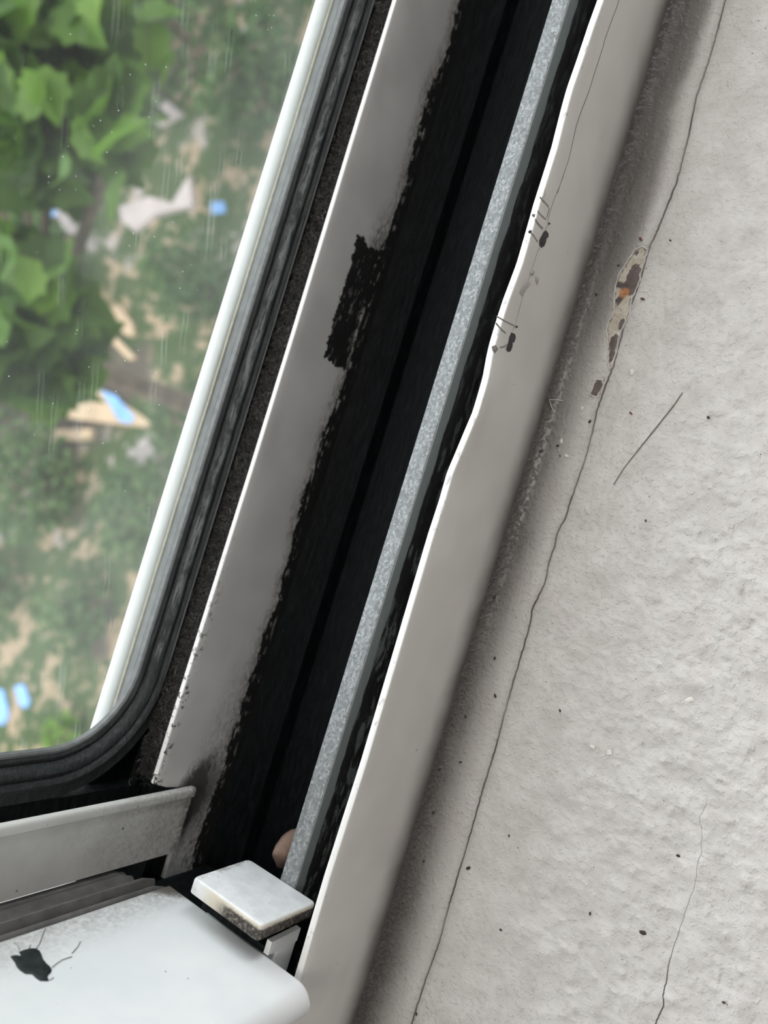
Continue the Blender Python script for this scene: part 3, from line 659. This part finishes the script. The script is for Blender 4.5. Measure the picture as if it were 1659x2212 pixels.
def crumb_mesh(name, mat, sx, sy, sz, seed):
    vs, fs = lump(0, 0, 0, sx, sy, sz, seed)
    vs = [(v[0]*(1+0.3*mn.noise(Vector(v)*3+Vector((seed, 1, 0)))), v[1], max(v[2], -sz*0.6)) for v in vs]
    me = bpy.data.meshes.new(name); me.from_pydata([tuple(c*MM for c in v) for v in vs], [], fs); me.materials.append(mat); return me
M_CR = plain('dark_crumb', (0.05, 0.038, 0.033), 0.8, 0.3, 1.0); M_RED = plain('reddish_crumb', (0.16, 0.07, 0.055), 0.7, 0.3, 1.0); M_PALE = plain('pale_flake', (0.74, 0.72, 0.67), 0.5, 0.1, 1.0)
dk = [crumb_mesh('dirt_crumb', M_CR, 0.55, 0.32, 0.22, k*3.1) for k in range(4)]; rd = crumb_mesh('reddish_crumb', M_RED, 0.6, 0.3, 0.22, 2.2)
pl = [crumb_mesh('paint_flake', M_PALE, 0.75, 0.4, 0.12, k*5.3+1) for k in range(3)]
def place(name, me, px, py, rz, s, label, cat, group=None):
    o = bpy.data.objects.new(name, me); p = sill_pt(px, py); o.location = (p.x*MM, p.y*MM, (p.z+0.12)*MM); o.rotation_euler = (0, 0, rz); o.scale = (s, s, s)
    link(o); return tag(o, label, cat, group)
DK = [(1375, 520, 0), (1205, 963, .9), (1210, 985, .6), (1168, 975, .8), (1274, 911, 1), (1390, 665, .0), (1337, 1025, .0), (1380, 1080, .0), (1068, 1290, 1.1), (1069, 1422, 1), (1070, 1503, 1.1), (1006, 1548, .9),
      (995, 1646, .9), (950, 1662, .8), (1012, 1875, 1.3), (1389, 2014, 1.5), (1082, 2008, .8), (1275, 1973, .8), (937, 1755, 1.1), (900, 2190, .8), (1465, 1848, .9), (1210, 1535, .8), (1100, 1805, .7), (916, 1860, .8), (1530, 902, .9), (1564, 2165, .8), (1395, 1125, .7), (1448, 520, .7), (1288, 637, .8), (1336, 574, .8)]
for i, (a, b, s) in enumerate(DK):
    if s: place('dirt_crumb', dk[i % 4], a, b, rr.uniform(0, 3), s, 'tiny dark crumb of dirt lying on the pale sill', 'crumb', 'dark dirt crumbs on the sill')
place('reddish_crumb', rd, 1384, 517, 0.8, 1.1, 'tiny reddish brown crumb just above the peeled patch', 'crumb')
place('reddish_crumb', rd, 1388, 646, 1.4, 1.0, 'tiny reddish crumb just right of the peeled patch', 'crumb')
place('reddish_crumb', rd, 1363, 893, 1.0, 0.9, 'tiny reddish crumb left of the long grey hair', 'crumb')
PL = [(1365, 805, 0.3, 1.2), (1458, 824, 0.9, .8), (1258, 882, 0.2, .7), (1213, 953, 0.2, .9), (1224, 985, 1.3, .9)]
PN = ['pale paint flake between the peeled patch and the long hair', 'pale paint flake just above the end of the long hair', 'pale paint flake beside the bent white thread', 'pale flat flake below the bent white thread', 'lowest of the pale flakes below the bent white thread']
for (a, b, r, s), l in zip(PL, PN): place('paint_flake', pl[0], a, b, r, s, l, 'flake', 'pale paint flakes near the peeled patch')
place('paint_flake', pl[1], 1280, 1613, 1.5, 1.0, 'grey sliver of paint beside the small square flake', 'flake')
g = G(); g.box(-0.55, 0.55, -0.5, 0.5, -0.05, 0.22); o = g.obj('paint_flake', M_PALE, smooth=False); p = sill_pt(1317, 1625); o.location = (p.x*MM, p.y*MM, (p.z+0.08)*MM); o.rotation_euler = (0.1, 0.1, 0.35); tag(o, 'small square white flake in the middle of the sill', 'flake')
place('paint_flake', pl[2], 1490, 1512, 2.2, 1.5, 'curled grey paint flake near the thin second crack', 'flake')

# ------------------------------------------------------------------ room shell and outside wall
M_WALL = plain('wall_plaster', (0.50, 0.48, 0.46), 0.85, 0.04, 0.004); M_FLOOR = plain('wood_floor', (0.30, 0.21, 0.14), 0.5, 0.2, 0.01); M_EXT = plain('outside_render', (0.5, 0.47, 0.42), 0.9, 0.08, 0.004)
def st(name, *boxes, mat=M_WALL):
    g = G()
    for b in boxes: g.box(*b)
    return tag(g.obj(name, mat, smooth=False), kind='structure')
st('wall_front', (-2000, 2000, -30, 166, -5000, -22.5), (-2000, 2000, -30, 166, 1250.5, 2600), (-2000, -760.5, -30, 166, -22.5, 1250.5), (760.5, 2000, -30, 166, -22.5, 1250.5))
st('wall_left', (-2150, -2000.5, -3600, 166, -1000, 2600)); st('wall_back', (-2000, 2000, -3600, -3450, -1000, 2600))
st('wall_right', (2000.5, 2150, -3600, 166, -1000, 0), (2000.5, 2150, -3600, 166, 1500, 2600), (2000.5, 2150, -3600, -700, 0, 1500), (2000.5, 2150, -60, 166, 0, 1500))
st('floor', (-2000, 2000, -3450, -30.5, -1000, -900), mat=M_FLOOR); st('ceiling', (-2000, 2000, -3450, -30.5, 1700, 1850))
st('wall_upper', (-2150, 2150, -3600, 400, 2600.5, 2800), mat=M_EXT)
w2 = empty('added_window'); tag(w2, kind='structure')  # unseen window and wall opening added to bring in side light
for b in ((2050, 2100, -700, -650, 0, 1500), (2050, 2100, -110, -60, 0, 1500), (2050, 2100, -650, -110, 0, 50), (2050, 2100, -650, -110, 1450, 1500)): G().box(*b).obj('frame_bar', M_PLAINW, w2, smooth=False)

# ------------------------------------------------------------------ the yard seen below through the pane (metres)
GZ = -5.0
def yard(px, py, z=GZ):
    p = pix(px, py, 2, z*1000); return Vector((p.x*MM, p.y*MM, z))
def mat_ground():
    n = N('sandy_yard'); q = n.nt.nodes.new('ShaderNodeVectorMath'); q.operation = 'SCALE'; n.set(q.inputs[0], n.P); q.inputs['Scale'].default_value = 0.001; P = q.outputs[0]
    a = n.noise(0.7, 4, 0.6, P); b = n.noise(3.0, 4, 0.65, P); c = n.noise(14.0, 3, 0.7, P)
    col = n.mix(n.ss(b, 0.35, 0.65), (0.20, 0.15, 0.105), (0.28, 0.215, 0.155)); col = n.mix(n.ss(a, 0.53, 0.60), col, (0.22, 0.195, 0.19))
    col = n.mix(n.ss(n.add(n.mul(b, 0.7), n.mul(c, 0.3)), 0.43, 0.49), col, (0.034, 0.052, 0.021))
    col = n.mix(n.ss(n.noise(0.45, 3, 0.6, n.vec(n.mul(n.x, 0.001), n.mul(n.y, 0.001), 3.0)), 0.55, 0.62), col, (0.055, 0.045, 0.038))
    return n.fin(col, 0.95, 0, 0.1)
g = G(); g.add([(x, y, GZ) for x, y in ((-30, 0.17), (30, 0.17), (30, 60), (-30, 60))], [(0, 1, 2, 3)])
ground = g.obj('ground', mat_ground(), smooth=False, scale=1.0); tag(ground, kind='structure')
def mat_leaf(name, c0, c1, tr=0.45):
    n = N(name); nt = n.nt
    r = n.geo.outputs['Random Per Island']; col = n.mix(r, c0, c1)
    n.fin(col, 0.5, 0, 0.3)
    t = nt.nodes.new('ShaderNodeBsdfTranslucent'); n.set(t.inputs[0], n.mix(r, [min(1, q*1.25) for q in c0], [min(1, q*1.3) for q in c1]))
    m = nt.nodes.new('ShaderNodeMixShader'); m.inputs[0].default_value = tr; n.set(m.inputs[1], n.b.outputs[0]); n.set(m.inputs[2], t.outputs[0])
    nt.links.new(m.outputs[0], n.out.inputs['Surface']); return n.m
MAPLE = [(0, -0.46), (0.26, -0.50), (0.34, -0.28), (0.52, -0.20), (0.44, 0.02), (0.48, 0.24), (0.30, 0.30), (0.20, 0.46), (0, 0.70), (-0.20, 0.46), (-0.30, 0.30), (-0.48, 0.24), (-0.44, 0.02), (-0.52, -0.20), (-0.34, -0.28), (-0.26, -0.50)]
OVAL = [(0, -0.5), (0.26, -0.1), (0.2, 0.25), (0, 0.55), (-0.2, 0.25), (-0.26, -0.1)]
def leaves(g, r, pts, size, shape):
    for p in pts:
        s = size*r.uniform(0.7, 1.25)
        nrm = Vector((r.gauss(0, 0.55), r.gauss(-0.15, 0.5), 1)).normalized(); t = Vector((r.uniform(-1, 1), r.uniform(-1, 1), -0.5)); t = (t-nrm*t.dot(nrm)).normalized(); b = nrm.cross(t)
        vs = [p+b*(a*s)+t*(c*s)+nrm*(abs(a)*s*0.35-max(0, c)**2*s*0.35) for a, c in shape]; vs.append(p-nrm*0.02*s)
        k = len(shape); g.add(vs, [(i, (i+1) % k, k) for i in range(k)])
def cloud(r, c, rad, n, clumps):
    cs = [Vector((c[0]+r.gauss(0, 0.45)*rad[0], c[1]+r.gauss(0, 0.45)*rad[1], c[2]+r.gauss(0, 0.45)*rad[2])) for _ in range(clumps)]; out = []
    for i in range(n):
        q = cs[i % clumps]; k = 0.30; d = Vector(((q.x-c[0])/rad[0]+r.gauss(0, k), (q.y-c[1])/rad[1]+r.gauss(0, k), (q.z-c[2])/rad[2]+r.gauss(0, k*0.8)))
        if d.length > 1: d *= r.uniform(0.75, 1.0)/d.length
        out.append(Vector((c[0]+d.x*rad[0], c[1]+d.y*rad[1], c[2]+d.z*rad[2])))
    return out, cs
M_BARK = plain('bark', (0.10, 0.075, 0.055), 0.9, 0.3, 0.02)
def tree(name, label, base, top, crowns, size, shape, mat, seed, rad=0.06, group=None):
    r = random.Random(seed); root = empty(name); root.location = base; tag(root, label, 'tree' if 'tree' in name else 'shrub', group)
    B = Vector(base); T = Vector(top)-B; tg = G(); fg = G()
    mid_ = [B*0+T*t+Vector((0.12*mn.noise(Vector((t*3, seed, 0))), 0.12*mn.noise(Vector((t*3, seed, 5))), 0))*min(1, t*3) for t in [k/8 for k in range(9)]]
    tg.tube(mid_, lambda t: rad*(1-0.75*t)+0.006, 8)
    for (c, rd_, n, cl) in crowns:
        pts, cs = cloud(r, Vector(c)-B, rd_, n, cl); leaves(fg, r, pts, size, shape)
        for q in (cs[:3] if rad > 0.05 else cs[:14]):
            s = mid_[min(8, max(2, int(8*max(0.2, min(1, (q.z-0.4*rd_[2])/max(0.1, T.z))))))]
            tg.tube([s, s.lerp(q, 0.5)+Vector((0, 0, 0.05*rd_[2])), q], lambda t: rad*(0.14 if rad > 0.05 else 0.3)*(1-t)+0.004, 5)
    tg.obj('trunk', M_BARK, root, scale=1.0); fo = fg.obj('foliage', mat, root, smooth=False, scale=1.0); return root
M_L1 = mat_leaf('maple_leaf', (0.027, 0.068, 0.008), (0.085, 0.165, 0.022)); M_L2 = mat_leaf('shrub_leaf', (0.024, 0.055, 0.017), (0.085, 0.14, 0.05)); M_L3 = mat_leaf('bright_leaf', (0.055, 0.13, 0.014), (0.14, 0.25, 0.03))
def at(px, py, d):                        # a point at distance d (m) along a sight line
    v = CX*(px-829.5)+CY*(py-1106)+CF*F; return EYE+v.normalized()*d
def gl(p): return (p.x, p.y, GZ)
c1 = at(100, 205, 2.0); c2 = at(20, 690, 1.9); c3 = at(10, 30, 2.2); c4 = at(250, 250, 1.8)
tree('maple_tree', 'broad-leaved tree nearest to the pane with large green leaves', (c2.x-0.05, c2.y+0.45, GZ), c2+Vector((0.05, 0.4, 0.15)),
     [(c1, (0.20, 0.25, 0.17), 270, 14), (c2, (0.17, 0.18, 0.22), 200, 10), (c3, (0.35, 0.3, 0.22), 260, 12), (c4, (0.10, 0.1, 0.10), 26, 4)], 0.105, MAPLE, M_L1, 5, 0.07)
mt = bpy.data.objects['maple_tree']; rq = random.Random(9); g = G()
for (px, py, d, k, sp) in [(250, 270, 1.7, 9, 0.05), (60, 60, 1.9, 26, 0.16), (150, 90, 1.9, 18, 0.12), (20, 600, 1.7, 8, 0.06), (110, 640, 1.75, 6, 0.05), (220, 70, 1.9, 8, 0.08)]:
    q = at(px, py, d)-mt.location
    leaves(g, rq, [q+Vector((rq.gauss(0, sp), rq.gauss(0, sp), rq.gauss(0, sp*0.6))) for _ in range(k)], 0.085, MAPLE)
yl = g.obj('sunlit_leaves', M_L3, mt, smooth=False, scale=1.0); yl['label'] = 'bright yellow green leaves coloured as if sunlit'  # sun highlights on the crown, put into a lighter leaf colour
def shrub(px, py, w, h, n, mat, label, seed, size=0.11, name='shrub'):
    b = yard(px, py); tree(name, label, (b.x, b.y, GZ), (b.x, b.y, GZ+h*0.7), [((b.x, b.y, GZ+h*0.55), (w, w, h*0.5), n, 16)], size, OVAL, mat, seed, 0.04)
shrub(430, 110, 1.25, 2.4, 1900, M_L2, 'tall hazy green shrub behind the top of the pane', 11, 0.15)
shrub(150, 650, 0.75, 1.3, 1300, M_L2, 'dark green shrub showing below the near leaves', 12, 0.13)
shrub(350, 1120, 0.45, 0.6, 520, M_L2, 'low green shrub in the middle of the yard', 13, 0.09)
shrub(130, 1060, 0.62, 0.8, 900, M_L2, 'wide green shrub left of the low yard shrub', 14, 0.09)
shrub(205, 1325, 0.42, 0.5, 460, M_L2, 'small mottled shrub above the sandy corner', 15, 0.08)
shrub(20, 1270, 0.45, 0.5, 400, M_L2, 'small leafy shrub at the left border of the picture', 16, 0.08)
shrub(165, 1590, 0.24, 0.3, 170, M_L3, 'bright green tuft just above the gasket corner', 17, 0.08)
shrub(480, 640, 0.45, 0.8, 420, M_L2, 'thin green shrub beside the bright window bead', 18, 0.10)
shrub(600, 230, 0.55, 0.9, 560, M_L2, 'green shrub touching the bright bead high in the pane', 19, 0.11)
shrub(440, 930, 0.35, 0.5, 330, M_L2, 'small shrub between the tan board and the bright bead', 20, 0.09)
shrub(40, 860, 0.5, 0.8, 520, M_L2, 'dark shrub left of the broad tan board', 21, 0.10)
# boards, slabs and blue sheets lying about
M_TAN = plain('tan_board', (0.31, 0.23, 0.155), 0.8, 0.12, 0.004); M_BLUE = plain('blue_sheet', (0.11, 0.235, 0.46), 0.5, 0.12, 0.006); M_SLAB = plain('pinkish_slab', (0.26, 0.225, 0.22), 0.85, 0.1, 0.004)
def lying(name, pxs, mat, z, th, label, cat, group=None):
    P = [yard(a, b) for a, b in pxs]; c = sum(P, Vector())/len(P); n = len(P)
    o = G().add([(p.x-c.x, p.y-c.y, z) for p in P]+[(p.x-c.x, p.y-c.y, z+th) for p in P], [tuple(range(n))[::-1], tuple(range(n, 2*n))]+[(i, (i+1) % n, n+(i+1) % n, n+i) for i in range(n)]).obj(name, mat, smooth=False, scale=1.0)
    o.location = (c.x, c.y, GZ); return tag(o, label, cat, group)
lying('board', [(125, 848), (190, 836), (235, 850), (335, 915), (320, 925), (255, 918), (150, 905)], M_TAN, 0.0, 0.05, 'broad tan board lying under the blue strip', 'board')
lying('plastic_sheet', [(228, 846), (262, 860), (300, 905), (290, 918), (268, 912)], M_BLUE, 0.052, 0.01, 'long blue strip of sheet lying across the tan board', 'sheet')
lying('board', [(90, 932), (205, 928), (200, 952), (95, 955)], M_TAN, 0.0, 0.04, 'narrow tan board just below the broad one', 'board')
lying('plastic_sheet', [(-30, 1480), (10, 1490), (22, 1545), (10, 1565), (-30, 1560)], M_BLUE, 0.0, 0.02, 'blue sheet at the left border above the gasket', 'sheet')
lying('plastic_sheet', [(35, 1482), (55, 1478), (68, 1515), (58, 1530), (44, 1520)], M_BLUE, 0.0, 0.02, 'small blue sheet right of the larger one above the gasket', 'sheet')
lying('plastic_sheet', [(458, 440), (485, 437), (490, 460), (462, 464)], M_BLUE, 0.0, 0.02, 'small blue sheet near the bright bead in the upper pane', 'sheet')
lying('plastic_sheet', [(106, 446), (130, 450), (138, 470), (112, 468)], M_BLUE, 0.0, 0.02, 'blue scrap touching the white slab below the leaves', 'sheet')
lying('plastic_sheet', [(168, 412), (190, 418), (194, 440), (176, 446)], M_BLUE, 0.0, 0.02, 'blue scrap up right of the white slab', 'sheet')
lying('paving_slab', [(128, 462), (150, 456), (182, 490), (176, 512), (150, 505)], M_SLAB, 0.0, 0.06, 'small pale slab lying below the near leaves between blue scraps', 'slab')
lying('paving_slab', [(268, 452), (330, 430), (380, 445), (418, 385), (425, 450), (340, 470), (300, 505), (270, 480)], M_SLAB, 0.0, 0.06, 'large pinkish slab in the middle of the upper pane', 'slab')
lying('paving_slab', [(325, 250), (370, 225), (400, 250), (350, 278)], M_SLAB, 0.0, 0.06, 'pinkish slab above the large one', 'slab')
lying('board', [(236, 690), (262, 660), (292, 700), (298, 730), (280, 728)], M_TAN, 0.0, 0.05, 'tan board slanting beside the dark yard soil', 'board')
lying('board', [(232, 725), (245, 718), (300, 775), (285, 780)], M_TAN, 0.0, 0.05, 'thin tan board below the slanting one', 'board')
